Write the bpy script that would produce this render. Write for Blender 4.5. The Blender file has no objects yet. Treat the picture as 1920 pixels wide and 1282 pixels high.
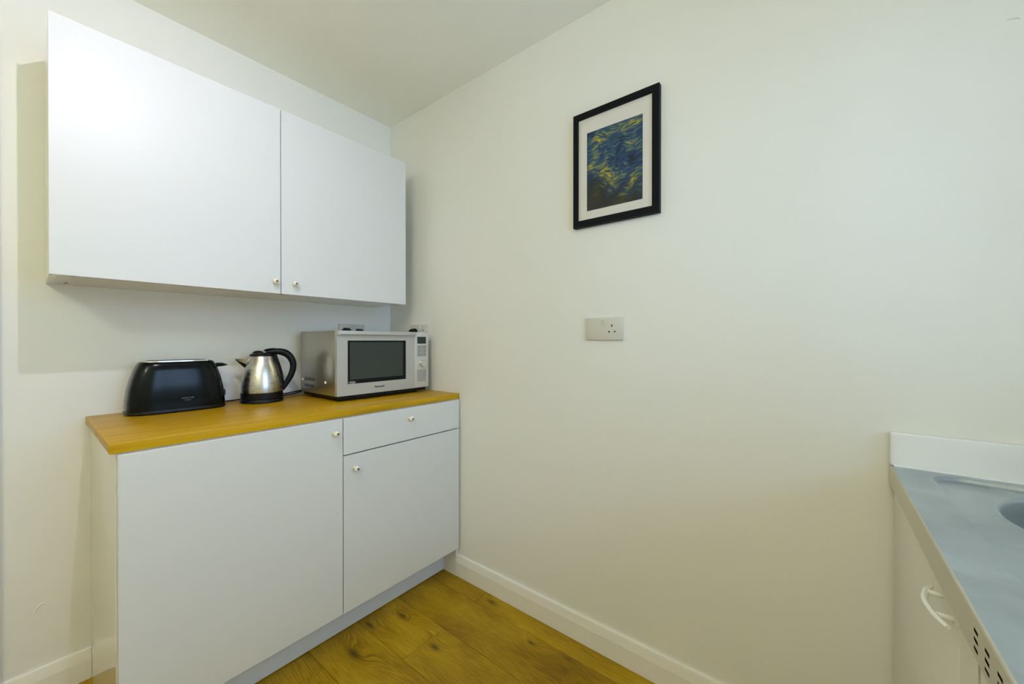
import bpy, bmesh, math, random
from mathutils import Vector, Matrix

S = bpy.context.scene
COL = S.collection
R = math.radians

# ------------------------------------------------------------------ camera
XW, YW, ZC = 1.366, 2.012, 2.45          # right wall, back wall, ceiling (camera stands over x=0, y=0)
XL, YF = -1.45, -0.745                   # left wall, window wall
cd = bpy.data.cameras.new('camera')
cam = bpy.data.objects.new('camera', cd)
COL.objects.link(cam)
cd.sensor_fit = 'HORIZONTAL'
cd.sensor_width = 36.0
cd.lens = 727.46 / 1920 * 36.0
cd.clip_start = 0.01
cam.location = (0, 0, 1.1828)
yaw, pit, rol = R(51.6137), R(-0.2471), R(0.0278)
Fv = Vector((math.sin(yaw) * math.cos(pit), math.cos(yaw) * math.cos(pit), math.sin(pit)))
Rv = Vector((math.cos(yaw), -math.sin(yaw), 0))
Uv = Rv.cross(Fv)
R2 = math.cos(rol) * Rv + math.sin(rol) * Uv
U2 = -math.sin(rol) * Rv + math.cos(rol) * Uv
cam.rotation_euler = Matrix((R2, U2, -Fv)).transposed().to_euler()
S.camera = cam

# ------------------------------------------------------------------ world, lights, exposure
S.view_settings.view_transform = 'Standard'
S.view_settings.look = 'None'
S.view_settings.gamma = 1.0
S.view_settings.use_curve_mapping = False
S.view_settings.exposure = 0.0
S.cycles.max_bounces = 14
S.cycles.diffuse_bounces = 8
S.cycles.glossy_bounces = 6
S.cycles.caustics_reflective = True
S.cycles.blur_glossy = 0.3

w = bpy.data.worlds.new('world')
S.world = w
w.use_nodes = True
w.node_tree.nodes['Background'].inputs[0].default_value = (0.55, 0.75, 1.0, 1)
w.node_tree.nodes['Background'].inputs[1].default_value = 1.0

WIN = (0.12, 1.20, 1.03, 2.12)           # window opening x0,x1,z0,z1
SKY_POWER = 15.5
ld = bpy.data.lights.new('window_daylight', 'AREA')
ld.shape = 'RECTANGLE'
ld.size, ld.size_y = 1.08, 1.09
ld.energy = SKY_POWER
ld.color = (0.58, 0.89, 1.42)
lo = bpy.data.objects.new('window_daylight', ld)
lo.location = (0.66, YF - 0.16, 1.575)
lo.rotation_euler = (R(90), 0, 0)
COL.objects.link(lo)
BULB = (0.211, 0.7755, 2.24)
SPOT_AIM = Vector((0.0, 2.0, 1.3))
sd = bpy.data.lights.new('spotlight_beam', 'SPOT')
sd.energy = 19.5
sd.color = (1.0, 0.95, 1.16)
sd.spot_size = R(150)
sd.spot_blend = 1.0
sd.shadow_soft_size = 0.007
so = bpy.data.objects.new('spotlight_beam', sd)
so.location = BULB
so.rotation_euler = (SPOT_AIM - Vector(BULB)).to_track_quat('-Z', 'Y').to_euler()
COL.objects.link(so)
FILL_POS = (-0.85, 0.15, 2.16)             # unseen globe added as warm fill light, further into the room
FILL_STRENGTH = 34.5
FILL_COLOR = (1.0, 1.03, 0.83, 1)


# ------------------------------------------------------------------ node helpers
def new_mat(name):
    m = bpy.data.materials.new(name)
    m.use_nodes = True
    nt = m.node_tree
    b = nt.nodes['Principled BSDF']
    return m, nt, b


def simple(name, col, rough=0.5, metal=0.0, coat=0.0, bump=0.0, bscale=200.0, spec=0.5, rvar=0.0, aniso=None):
    m, nt, b = new_mat(name)
    b.inputs['Base Color'].default_value = (*col, 1)
    b.inputs['Roughness'].default_value = rough
    b.inputs['Metallic'].default_value = metal
    b.inputs['Specular IOR Level'].default_value = spec
    b.inputs['Coat Weight'].default_value = coat
    b.inputs['Coat Roughness'].default_value = 0.08
    tc = nt.nodes.new('ShaderNodeTexCoord')
    n = nt.nodes.new('ShaderNodeTexNoise')
    n.inputs['Scale'].default_value = bscale
    n.inputs['Detail'].default_value = 3
    if aniso:
        mp = nt.nodes.new('ShaderNodeMapping')
        mp.inputs['Scale'].default_value = aniso
        nt.links.new(tc.outputs['Object'], mp.inputs[0])
        nt.links.new(mp.outputs[0], n.inputs['Vector'])
    else:
        nt.links.new(tc.outputs['Object'], n.inputs['Vector'])
    if bump > 0:
        bp = nt.nodes.new('ShaderNodeBump')
        bp.inputs['Strength'].default_value = bump
        bp.inputs['Distance'].default_value = 0.001
        nt.links.new(n.outputs['Fac'], bp.inputs['Height'])
        nt.links.new(bp.outputs[0], b.inputs['Normal'])
    if rvar > 0:
        mr = nt.nodes.new('ShaderNodeMapRange')
        mr.inputs['To Min'].default_value = max(0, rough - rvar)
        mr.inputs['To Max'].default_value = rough + rvar
        nt.links.new(n.outputs['Fac'], mr.inputs['Value'])
        nt.links.new(mr.outputs[0], b.inputs['Roughness'])
    return m


def math_node(nt, op, a, b=None, c=None):
    n = nt.nodes.new('ShaderNodeMath')
    n.operation = op
    for i, v in enumerate((a, b, c)):
        if v is None:
            continue
        if isinstance(v, (int, float)):
            n.inputs[i].default_value = v
        else:
            nt.links.new(v, n.inputs[i])
    return n.outputs[0]


def ramp(nt, fac, stops):
    r = nt.nodes.new('ShaderNodeValToRGB')
    e = r.color_ramp.elements
    while len(e) < len(stops):
        e.new(0.5)
    for k, (p, c) in enumerate(stops):
        e[k].position = p
        e[k].color = (*c, 1)
    nt.links.new(fac, r.inputs[0])
    return r.outputs[0]


def oak_floor():
    """Laminate oak: long grain along Y, cathedral figure around a few knots."""
    m, nt, b = new_mat('oak_laminate')
    N, L = nt.nodes, nt.links
    geo = N.new('ShaderNodeNewGeometry')
    sep = N.new('ShaderNodeSeparateXYZ')
    L.new(geo.outputs['Position'], sep.inputs[0])
    oi = N.new('ShaderNodeObjectInfo')
    x, y = sep.outputs[0], sep.outputs[1]
    off = math_node(nt, 'MULTIPLY', oi.outputs['Random'], 37.0)
    # slow wander of the grain
    cmb = N.new('ShaderNodeCombineXYZ')
    L.new(math_node(nt, 'MULTIPLY', x, 2.2), cmb.inputs[0])
    L.new(math_node(nt, 'MULTIPLY', y, 0.8), cmb.inputs[1])
    L.new(off, cmb.inputs[2])
    wn = N.new('ShaderNodeTexNoise')
    wn.inputs['Scale'].default_value = 1.6
    wn.inputs['Detail'].default_value = 2.5
    L.new(cmb.outputs[0], wn.inputs['Vector'])
    warp = math_node(nt, 'MULTIPLY', wn.outputs['Fac'], 0.11)
    knots = [(0.774, 1.372, .016, .045, .055), (0.893, 1.458, .010, .035, .035), (0.983, 1.160, .013, .030, .035),
             (1.315, 1.157, .012, .03, .03), (1.232, 0.88, .007, .02, .02), (0.60, 1.30, .01, .03, .03),
             (1.01, 1.40, .008, .03, .05), (0.45, 1.05, .012, .03, .06), (-0.3, 0.6, .014, .04, .07)]
    dark = None
    for kx, ky, sx, sy, amp in knots:
        dx = math_node(nt, 'SUBTRACT', x, kx)
        dy = math_node(nt, 'SUBTRACT', y, ky)
        ax = math_node(nt, 'DIVIDE', dx, sx * 2.6)
        ay = math_node(nt, 'DIVIDE', dy, sy * 2.6)
        d2 = math_node(nt, 'ADD', math_node(nt, 'MULTIPLY', ax, ax), math_node(nt, 'MULTIPLY', ay, ay))
        e = math_node(nt, 'EXPONENT', math_node(nt, 'MULTIPLY', d2, -0.8))
        warp = math_node(nt, 'ADD', warp, math_node(nt, 'MULTIPLY', e, amp))
        e2 = math_node(nt, 'EXPONENT', math_node(nt, 'MULTIPLY', d2, -7.0))
        dark = e2 if dark is None else math_node(nt, 'MAXIMUM', dark, e2)
    gx = math_node(nt, 'ADD', math_node(nt, 'ADD', x, warp), math_node(nt, 'MULTIPLY', off, 0.31))
    rings = math_node(nt, 'SINE', math_node(nt, 'MULTIPLY', gx, 780.0))
    # fine fibre
    cm2 = N.new('ShaderNodeCombineXYZ')
    L.new(math_node(nt, 'MULTIPLY', gx, 620.0), cm2.inputs[0])
    L.new(math_node(nt, 'MULTIPLY', y, 16.0), cm2.inputs[1])
    L.new(off, cm2.inputs[2])
    fn = N.new('ShaderNodeTexNoise')
    fn.inputs['Scale'].default_value = 1.0
    fn.inputs['Detail'].default_value = 5
    L.new(cm2.outputs[0], fn.inputs['Vector'])
    cm3 = N.new('ShaderNodeCombineXYZ')
    L.new(math_node(nt, 'MULTIPLY', gx, 9.0), cm3.inputs[0])
    L.new(math_node(nt, 'MULTIPLY', y, 3.5), cm3.inputs[1])
    L.new(off, cm3.inputs[2])
    bn = N.new('ShaderNodeTexNoise')
    bn.inputs['Scale'].default_value = 1.0
    bn.inputs['Detail'].default_value = 4
    L.new(cm3.outputs[0], bn.inputs['Vector'])
    ringm = math_node(nt, 'MULTIPLY', math_node(nt, 'MULTIPLY', rings, 0.055), math_node(nt, 'ADD', bn.outputs['Fac'], 0.1))
    v = math_node(nt, 'ADD', math_node(nt, 'MULTIPLY', fn.outputs['Fac'], 0.55), math_node(nt, 'MULTIPLY', bn.outputs['Fac'], 0.50))
    v = math_node(nt, 'ADD', v, ringm)
    v = math_node(nt, 'ADD', v, math_node(nt, 'MULTIPLY', oi.outputs['Random'], 0.06))
    col = ramp(nt, v, [(0.34, (0.13, 0.070, 0.003)), (0.50, (0.32, 0.185, 0.005)), (0.64, (0.44, 0.275, 0.009)), (0.80, (0.60, 0.40, 0.02))])
    mx = N.new('ShaderNodeMix')
    mx.data_type = 'RGBA'
    L.new(math_node(nt, 'MULTIPLY', dark, 0.75), mx.inputs[0])
    L.new(col, mx.inputs[6])
    mx.inputs[7].default_value = (0.035, 0.018, 0.006, 1)
    L.new(mx.outputs[2], b.inputs['Base Color'])
    b.inputs['Roughness'].default_value = 0.45
    b.inputs['Specular IOR Level'].default_value = 0.2
    bp = N.new('ShaderNodeBump')
    bp.inputs['Strength'].default_value = 0.25
    bp.inputs['Distance'].default_value = 0.0006
    L.new(fn.outputs['Fac'], bp.inputs['Height'])
    L.new(bp.outputs[0], b.inputs['Normal'])
    return m


def beech():
    m, nt, b = new_mat('beech_worktop_laminate')
    N, L = nt.nodes, nt.links
    tc = N.new('ShaderNodeTexCoord')
    mp = N.new('ShaderNodeMapping')
    mp.inputs['Scale'].default_value = (3.0, 60.0, 60.0)
    L.new(tc.outputs['Object'], mp.inputs[0])
    n = N.new('ShaderNodeTexNoise')
    n.inputs['Scale'].default_value = 1.6
    n.inputs['Detail'].default_value = 5
    L.new(mp.outputs[0], n.inputs['Vector'])
    mp2 = N.new('ShaderNodeMapping')
    mp2.inputs['Scale'].default_value = (1.2, 9.0, 9.0)
    L.new(tc.outputs['Object'], mp2.inputs[0])
    n2 = N.new('ShaderNodeTexNoise')
    n2.inputs['Scale'].default_value = 2.0
    L.new(mp2.outputs[0], n2.inputs['Vector'])
    v = math_node(nt, 'ADD', math_node(nt, 'MULTIPLY', n.outputs['Fac'], 0.6), math_node(nt, 'MULTIPLY', n2.outputs['Fac'], 0.4))
    c = ramp(nt, v, [(0.36, (0.42, 0.235, 0.003)), (0.52, (0.52, 0.30, 0.005)), (0.68, (0.60, 0.36, 0.010))])
    L.new(c, b.inputs['Base Color'])
    b.inputs['Roughness'].default_value = 0.36
    b.inputs['Specular IOR Level'].default_value = 0.2
    return m


def brushed_sink():
    m, nt, b = new_mat('worn_stainless_steel')
    N, L = nt.nodes, nt.links
    tc = N.new('ShaderNodeTexCoord')
    b.inputs['Metallic'].default_value = 1.0
    n = N.new('ShaderNodeTexNoise')
    n.inputs['Scale'].default_value = 7.0
    n.inputs['Detail'].default_value = 5
    n.inputs['Distortion'].default_value = 0.6
    L.new(tc.outputs['Object'], n.inputs['Vector'])
    c = ramp(nt, n.outputs['Fac'], [(0.35, (0.44, 0.50, 0.55)), (0.6, (0.56, 0.62, 0.66)), (0.75, (0.64, 0.67, 0.68))])
    L.new(c, b.inputs['Base Color'])
    mr = N.new('ShaderNodeMapRange')
    mr.inputs['To Min'].default_value = 0.36
    mr.inputs['To Max'].default_value = 0.56
    L.new(n.outputs['Fac'], mr.inputs['Value'])
    L.new(mr.outputs[0], b.inputs['Roughness'])
    mp = N.new('ShaderNodeMapping')
    mp.inputs['Scale'].default_value = (9, 260, 9)
    mp.inputs['Rotation'].default_value = (0, 0, 0.5)
    L.new(tc.outputs['Object'], mp.inputs[0])
    n2 = N.new('ShaderNodeTexNoise')
    n2.inputs['Scale'].default_value = 1.0
    n2.inputs['Detail'].default_value = 4
    L.new(mp.outputs[0], n2.inputs['Vector'])
    bp = N.new('ShaderNodeBump')
    bp.inputs['Strength'].default_value = 0.16
    bp.inputs['Distance'].default_value = 0.0008
    L.new(n2.outputs['Fac'], bp.inputs['Height'])
    L.new(bp.outputs[0], b.inputs['Normal'])
    return m


def abstract_print():
    """A plain abstract of blue, teal and ochre brush strokes (no known picture)."""
    m, nt, b = new_mat('abstract_print')
    N, L = nt.nodes, nt.links
    tc = N.new('ShaderNodeTexCoord')
    wn = N.new('ShaderNodeTexNoise')
    wn.inputs['Scale'].default_value = 9.0
    wn.inputs['Detail'].default_value = 2
    L.new(tc.outputs['Object'], wn.inputs['Vector'])
    vm = N.new('ShaderNodeVectorMath')
    vm.operation = 'MULTIPLY_ADD'
    L.new(wn.outputs['Color'], vm.inputs[0])
    vm.inputs[1].default_value = (0, 0.10, 0.10)
    L.new(tc.outputs['Object'], vm.inputs[2])
    mp = N.new('ShaderNodeMapping')
    mp.inputs['Scale'].default_value = (1, 70, 260)
    mp.inputs['Rotation'].default_value = (0.5, 0, 0)
    L.new(vm.outputs[0], mp.inputs[0])
    st = N.new('ShaderNodeTexVoronoi')
    st.inputs['Scale'].default_value = 1.0
    L.new(mp.outputs[0], st.inputs['Vector'])
    sc = N.new('ShaderNodeSeparateColor')
    L.new(st.outputs['Color'], sc.inputs[0])
    lo_ = N.new('ShaderNodeTexNoise')
    lo_.inputs['Scale'].default_value = 16.0
    lo_.inputs['Detail'].default_value = 1
    L.new(vm.outputs[0], lo_.inputs['Vector'])
    v = math_node(nt, 'ADD', math_node(nt, 'MULTIPLY', sc.outputs[0], 0.28), math_node(nt, 'MULTIPLY', lo_.outputs['Fac'], 0.80))
    c = ramp(nt, v, [(0.36, (0.003, 0.012, 0.04)), (0.46, (0.006, 0.05, 0.20)), (0.56, (0.02, 0.09, 0.15)),
                     (0.65, (0.10, 0.17, 0.15)), (0.72, (0.30, 0.29, 0.05)), (0.80, (0.62, 0.50, 0.02))])
    # darker earth-coloured strokes towards one lower side of the sheet
    sp = N.new('ShaderNodeSeparateXYZ')
    L.new(vm.outputs[0], sp.inputs[0])
    g = math_node(nt, 'ADD', math_node(nt, 'MULTIPLY', sp.outputs[2], -9.0), math_node(nt, 'MULTIPLY', sp.outputs[1], 3.0))
    g = math_node(nt, 'ADD', g, math_node(nt, 'MULTIPLY', sc.outputs[1], 0.5))
    mr = N.new('ShaderNodeMapRange')
    mr.inputs['From Min'].default_value = 0.0
    mr.inputs['From Max'].default_value = 0.7
    L.new(g, mr.inputs['Value'])
    mx = N.new('ShaderNodeMix')
    mx.data_type = 'RGBA'
    L.new(math_node(nt, 'MULTIPLY', mr.outputs[0], 0.9), mx.inputs[0])
    L.new(c, mx.inputs[6])
    mx.inputs[7].default_value = (0.018, 0.016, 0.010, 1)
    L.new(mx.outputs[2], b.inputs['Base Color'])
    b.inputs['Roughness'].default_value = 0.6
    return m


def glass_mat(name, rough=0.0, ior=1.45):
    m = bpy.data.materials.new(name)
    m.use_nodes = True
    nt = m.node_tree
    nt.nodes.remove(nt.nodes['Principled BSDF'])
    out = nt.nodes['Material Output']
    t = nt.nodes.new('ShaderNodeBsdfTransparent')
    gl = nt.nodes.new('ShaderNodeBsdfGlossy')
    gl.inputs['Roughness'].default_value = rough
    f = nt.nodes.new('ShaderNodeFresnel')
    f.inputs['IOR'].default_value = ior
    mx = nt.nodes.new('ShaderNodeMixShader')
    nt.links.new(f.outputs[0], mx.inputs[0])
    nt.links.new(t.outputs[0], mx.inputs[1])
    nt.links.new(gl.outputs[0], mx.inputs[2])
    nt.links.new(mx.outputs[0], out.inputs['Surface'])
    return m


M = {}
M['wall'] = simple('cream_wall_paint', (0.79, 0.785, 0.735), 0.55, bump=0.10, bscale=60, spec=0.25)
M['ceiling'] = simple('ceiling_paint', (0.90, 0.885, 0.79), 0.75, bump=0.08, bscale=60, spec=0.2)
M['trim'] = simple('white_gloss_trim_paint', (0.83, 0.815, 0.76), 0.32, bump=0.05, bscale=40)
M['floor'] = oak_floor()
M['joint'] = simple('dark_plank_joint', (0.03, 0.018, 0.006), 0.8)
M['worktop'] = beech()
M['door'] = simple('white_melamine_front', (0.685, 0.695, 0.68), 0.42, bump=0.05, bscale=500, spec=0.5)
M['carcass'] = simple('white_melamine_panel', (0.76, 0.75, 0.67), 0.05, bump=0.0, bscale=300, spec=0.75)
M['plinth'] = simple('white_plinth_board', (0.70, 0.76, 0.84), 0.35, bump=0.03)
M['knob'] = simple('cream_porcelain', (0.80, 0.76, 0.62), 0.15, coat=0.5)
M['screw'] = simple('aged_brass_screw', (0.20, 0.16, 0.09), 0.35, metal=0.9)
M['void'] = simple('dark_cabinet_inside', (0.05, 0.05, 0.045), 0.8)
M['frame'] = simple('black_painted_wood', (0.005, 0.0055, 0.007), 0.5, bump=0.1, bscale=120, spec=0.12)
M['mat'] = simple('white_picture_mount', (0.80, 0.79, 0.80), 0.8, bump=0.05, bscale=600)
M['print'] = abstract_print()
M['glass'] = glass_mat('clear_glass')
M['picture_glass'] = glass_mat('low_reflection_picture_glass', 0.0, 1.16)
M['socket'] = simple('ivory_socket_plastic', (0.62, 0.605, 0.53), 0.35)
M['black'] = simple('black_plastic', (0.005, 0.006, 0.007), 0.34, bump=0.05, bscale=400, spec=0.25)
M['gloss_black'] = simple('glossy_black_toaster_shell', (0.002, 0.004, 0.004), 0.17, bump=0.02, bscale=20, spec=0.22)
M['rubber'] = simple('black_rubber', (0.012, 0.012, 0.012), 0.6)
M['steel'] = simple('brushed_kettle_steel', (0.60, 0.585, 0.54), 0.27, metal=1.0, bump=0.0, bscale=14, aniso=(1, 1, 6), rvar=0.03)
M['mw_steel'] = simple('stainless_casing', (0.50, 0.475, 0.40), 0.30, metal=0.9, bump=0.04, bscale=20, aniso=(1, 30, 1))
M['mw_front'] = simple('silver_painted_front', (0.50, 0.50, 0.475), 0.38, metal=0.35)
M['mw_panel'] = simple('pale_silver_panel', (0.60, 0.59, 0.54), 0.40, metal=0.2)
M['mw_glass'] = simple('black_door_glass', (0.003, 0.005, 0.006), 0.12, spec=0.22)
M['mw_mesh'] = simple('grey_shielding_screen', (0.026, 0.036, 0.030), 0.35, bump=0.3, bscale=900)
M['display'] = simple('dark_display', (0.02, 0.035, 0.033), 0.2)
M['button'] = simple('grey_button_pad', (0.36, 0.355, 0.33), 0.5)
M['ink'] = simple('dark_ink', (0.015, 0.015, 0.02), 0.5)  # print, and the painted black of shaded slots and gaps
M['white_ink'] = simple('pale_ink', (0.55, 0.57, 0.55), 0.5)
M['grey_ink'] = simple('grey_ink', (0.17, 0.18, 0.17), 0.5)
M['chrome'] = simple('chrome', (0.75, 0.74, 0.70), 0.12, metal=1.0)
M['sink'] = brushed_sink()
M['strip'] = simple('steel_front_strip', (0.66, 0.63, 0.53), 0.42, metal=0.85, bump=0.05, bscale=8, aniso=(40, 1, 40), rvar=0.06)
M['unit'] = simple('cream_enamel_unit', (0.74, 0.72, 0.62), 0.30, bump=0.02)
M['handle'] = simple('white_plastic_handle', (0.84, 0.83, 0.77), 0.25, coat=0.3)
M['upstand'] = simple('white_tile_upstand', (0.80, 0.815, 0.83), 0.25)
M['upvc'] = simple('white_window_plastic', (0.82, 0.83, 0.83), 0.3)
for _n, _c, _s in (('globe', FILL_COLOR, FILL_STRENGTH),):  # glow of the added fill globe
    M[_n] = bpy.data.materials.new('lit_' + _n)
    M[_n].use_nodes = True
    _b = M[_n].node_tree.nodes['Principled BSDF']
    _b.inputs['Emission Color'].default_value = _c
    _b.inputs['Emission Strength'].default_value = _s


# ------------------------------------------------------------------ mesh helpers
def add_box(bm, x0, x1, y0, y1, z0, z1, bev=0.0, seg=2):
    r = bmesh.ops.create_cube(bm, size=1.0)
    vs = r['verts']
    for v in vs:
        v.co = Vector((x0 + (v.co.x + .5) * (x1 - x0), y0 + (v.co.y + .5) * (y1 - y0), z0 + (v.co.z + .5) * (z1 - z0)))
    if bev > 0:
        es = list({e for v in vs for e in v.link_edges})
        bmesh.ops.bevel(bm, geom=es, offset=bev, segments=seg, affect='EDGES', profile=0.5)
    return bm


def box(x0, x1, y0, y1, z0, z1, bev=0.0, seg=2):
    return add_box(bmesh.new(), x0, x1, y0, y1, z0, z1, bev, seg)


def add_lathe(bm, prof, mat=None, seg=32, cap0=True, cap1=True):
    """prof = [(radius, height)] around local z, then moved by mat."""
    rings = []
    for r, z in prof:
        if r < 1e-6:
            rings.append([bm.verts.new((0, 0, z))])
        else:
            rings.append([bm.verts.new((r * math.cos(2 * math.pi * k / seg), r * math.sin(2 * math.pi * k / seg), z)) for k in range(seg)])
    allv = [v for g in rings for v in g]
    for a, b_ in zip(rings, rings[1:]):
        for k in range(seg):
            k2 = (k + 1) % seg
            if len(a) == 1 and len(b_) == 1:
                continue
            if len(a) == 1:
                bm.faces.new((a[0], b_[k2], b_[k]))
            elif len(b_) == 1:
                bm.faces.new((a[k], a[k2], b_[0]))
            else:
                bm.faces.new((a[k], a[k2], b_[k2], b_[k]))
    if cap0 and len(rings[0]) > 1:
        bm.faces.new(list(reversed(rings[0])))
    if cap1 and len(rings[-1]) > 1:
        bm.faces.new(rings[-1])
    if mat is not None:
        bmesh.ops.transform(bm, matrix=mat, verts=allv)
    return bm


def catmull(pts, n=8):
    P = [Vector(p) for p in pts]
    P = [2 * P[0] - P[1]] + P + [2 * P[-1] - P[-2]]
    out = []
    for i in range(1, len(P) - 2):
        for k in range(n):
            t = k / n
            a, b_, c, d = P[i - 1], P[i], P[i + 1], P[i + 2]
            out.append(0.5 * ((2 * b_) + (-a + c) * t + (2 * a - 5 * b_ + 4 * c - d) * t * t + (-a + 3 * b_ - 3 * c + d) * t ** 3))
    out.append(P[-2])
    return out


def add_tube(bm, pts, rad, seg=10, smooth=8, side=None, ratio=1.0):
    """swept tube; rad number or list; side = fixed side vector; ratio = width along it / height."""
    P = catmull(pts, smooth) if smooth else [Vector(p) for p in pts]
    n = len(P)
    if isinstance(rad, (int, float)):
        rr = [rad] * n
    else:
        rr = []
        for k in range(n):
            t = k / (n - 1) * (len(rad) - 1)
            i = min(int(t), len(rad) - 2)
            rr.append(rad[i] * (1 - t + i) + rad[i + 1] * (t - i))
    rings = []
    prev = None
    for k in range(n):
        T = (P[min(k + 1, n - 1)] - P[max(k - 1, 0)]).normalized()
        if side is not None:
            A = Vector(side)
            A = (A - A.dot(T) * T).normalized()
        else:
            A = prev if prev is not None else (Vector((0, 0, 1)) if abs(T.z) < 0.9 else Vector((1, 0, 0)))
            A = (A - A.dot(T) * T).normalized()
            prev = A
        B = T.cross(A)
        rings.append([bm.verts.new(P[k] + rr[k] * (ratio * math.cos(2 * math.pi * j / seg) * A + math.sin(2 * math.pi * j / seg) * B)) for j in range(seg)])
    for a, b_ in zip(rings, rings[1:]):
        for j in range(seg):
            j2 = (j + 1) % seg
            bm.faces.new((a[j], a[j2], b_[j2], b_[j]))
    bm.faces.new(list(reversed(rings[0])))
    bm.faces.new(rings[-1])
    return bm


def add_prism(bm, poly, origin, u, v, n, depth):
    """poly of (a,b) in plane u,v from origin, extruded by depth along n."""
    o, u, v, n = Vector(origin), Vector(u), Vector(v), Vector(n)
    A = [bm.verts.new(o + u * a + v * b_) for a, b_ in poly]
    B = [bm.verts.new(o + u * a + v * b_ + n * depth) for a, b_ in poly]
    k = len(poly)
    bm.faces.new(A)
    bm.faces.new(list(reversed(B)))
    for i in range(k):
        j = (i + 1) % k
        bm.faces.new((A[i], B[i], B[j], A[j]))
    return bm


def ring_frame(x0, x1, z0, z1, ix0, ix1, iz0, iz1, y0, y1, bev=0.0):
    """rectangular frame in the xz plane, y0..y1 deep."""
    bm = bmesh.new()
    O = [(x0, z0), (x1, z0), (x1, z1), (x0, z1)]
    I = [(ix0, iz0), (ix1, iz0), (ix1, iz1), (ix0, iz1)]
    V = {}
    for nm, pts in (('o', O), ('i', I)):
        for yy in (y0, y1):
            V[nm, yy] = [bm.verts.new((a, yy, b_)) for a, b_ in pts]
    for k in range(4):
        j = (k + 1) % 4
        bm.faces.new((V['o', y0][k], V['o', y0][j], V['i', y0][j], V['i', y0][k]))
        bm.faces.new((V['o', y1][j], V['o', y1][k], V['i', y1][k], V['i', y1][j]))
        bm.faces.new((V['o', y0][j], V['o', y0][k], V['o', y1][k], V['o', y1][j]))
        bm.faces.new((V['i', y0][k], V['i', y0][j], V['i', y1][j], V['i', y1][k]))
    if bev:
        es = [e for e in bm.edges if e.is_manifold and e.calc_face_angle(0) > 0.5]
        bmesh.ops.bevel(bm, geom=es, offset=bev, segments=2, affect='EDGES')
    return bm


def obj(name, bm, mat, parent=None, smooth=False, at=None):
    """link bm (world coordinates) as one mesh object; origin moved to `at` or the base centre."""
    bmesh.ops.recalc_face_normals(bm, faces=bm.faces[:])
    me = bpy.data.meshes.new(name)
    if at is None:
        xs = [v.co for v in bm.verts]
        mn = Vector((min(c.x for c in xs), min(c.y for c in xs), min(c.z for c in xs)))
        mxx = Vector((max(c.x for c in xs), max(c.y for c in xs), max(c.z for c in xs)))
        at = Vector(((mn.x + mxx.x) / 2, (mn.y + mxx.y) / 2, mn.z))
    at = Vector(at)
    for v in bm.verts:
        v.co -= at
    bm.to_mesh(me)
    bm.free()
    if smooth:
        for p in me.polygons:
            p.use_smooth = True
        try:
            me.set_sharp_from_angle(angle=R(42))
        except Exception:
            pass
    me.materials.append(mat)
    o = bpy.data.objects.new(name, me)
    COL.objects.link(o)
    if parent is not None:
        o.parent = parent
        o.location = at - world_loc(parent)
    else:
        o.location = at
    return o


def world_loc(o):
    v = Vector((0, 0, 0))
    while o is not None:
        v += o.location
        o = o.parent
    return v


def thing(name, label, cat, loc, group=None):
    o = bpy.data.objects.new(name, None)
    o.empty_display_size = 0.05
    COL.objects.link(o)
    o.location = loc
    o['label'] = label
    o['category'] = cat
    if group:
        o['group'] = group
    return o


def tag(o, label, cat, group=None):
    o['label'] = label
    o['category'] = cat
    if group:
        o['group'] = group
    return o


def struct(name, bm, mat, parent=None, smooth=False):
    o = obj(name, bm, mat, parent, smooth)
    if parent is None:
        o['kind'] = 'structure'
    return o


def text(name, s, size, mat, parent, loc, xdir, zdir, bold=0.0, extrude=0.0003, width=None):
    """flat lettering; loc = centre of the word in world space."""
    cu = bpy.data.curves.new(name, 'FONT')
    cu.body = s
    cu.size = size
    cu.align_x = 'CENTER'
    cu.align_y = 'CENTER'
    cu.offset = bold
    cu.extrude = extrude
    cu.resolution_u = 3
    tmp = bpy.data.objects.new(name + '_tmp', cu)
    COL.objects.link(tmp)
    dg = bpy.context.evaluated_depsgraph_get()
    me = bpy.data.meshes.new_from_object(tmp.evaluated_get(dg))
    bpy.data.objects.remove(tmp)
    X, Z = Vector(xdir).normalized(), Vector(zdir).normalized()
    N_ = X.cross(Z)
    xs = [v.co.x for v in me.vertices]
    sc = 1.0 if width is None else width / (max(xs) - min(xs))
    for v in me.vertices:
        c = v.co.copy()
        v.co = X * c.x * sc + Z * c.y + N_ * c.z
    me.materials.clear()
    me.materials.append(mat)
    me.name = name
    o = bpy.data.objects.new(name, me)
    COL.objects.link(o)
    o.parent = parent
    o.location = Vector(loc) - world_loc(parent)
    return o


# ------------------------------------------------------------------ the room
T = 0.12
fl = struct('floor', box(XL - T, XW + T, YF - T, YW + T, -0.14, -0.009), M['joint'])
# laminate planks, each a piece of its own
PW = 0.199
meshes = {}
rowk = 0
x1 = XW
edges = [XW, 1.270]
while edges[-1] > XL:
    edges.append(edges[-1] - PW)
joints = {0: 1.22, 1: 0.44, 2: 1.206, 3: 0.62, 4: 1.40, 5: 0.30}
for k in range(len(edges) - 1):
    a, b_ = max(edges[k + 1], XL), edges[k]
    j = joints.get(k, (0.37 * k) % 1.25)
    ys = [YF]
    yy = j
    while yy > YF + 0.05:
        yy -= 1.285
    yy += 1.285
    while yy < YW - 0.05:
        ys.append(yy)
        yy += 1.285
    ys.append(YW)
    for p in range(len(ys) - 1):
        g = 0.0006
        bm = box(a + g, b_ - g, ys[p] + g, ys[p + 1] - g, -0.009, 0.0, 0.0008, 1)
        obj('plank', bm, M['floor'], fl)

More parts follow.
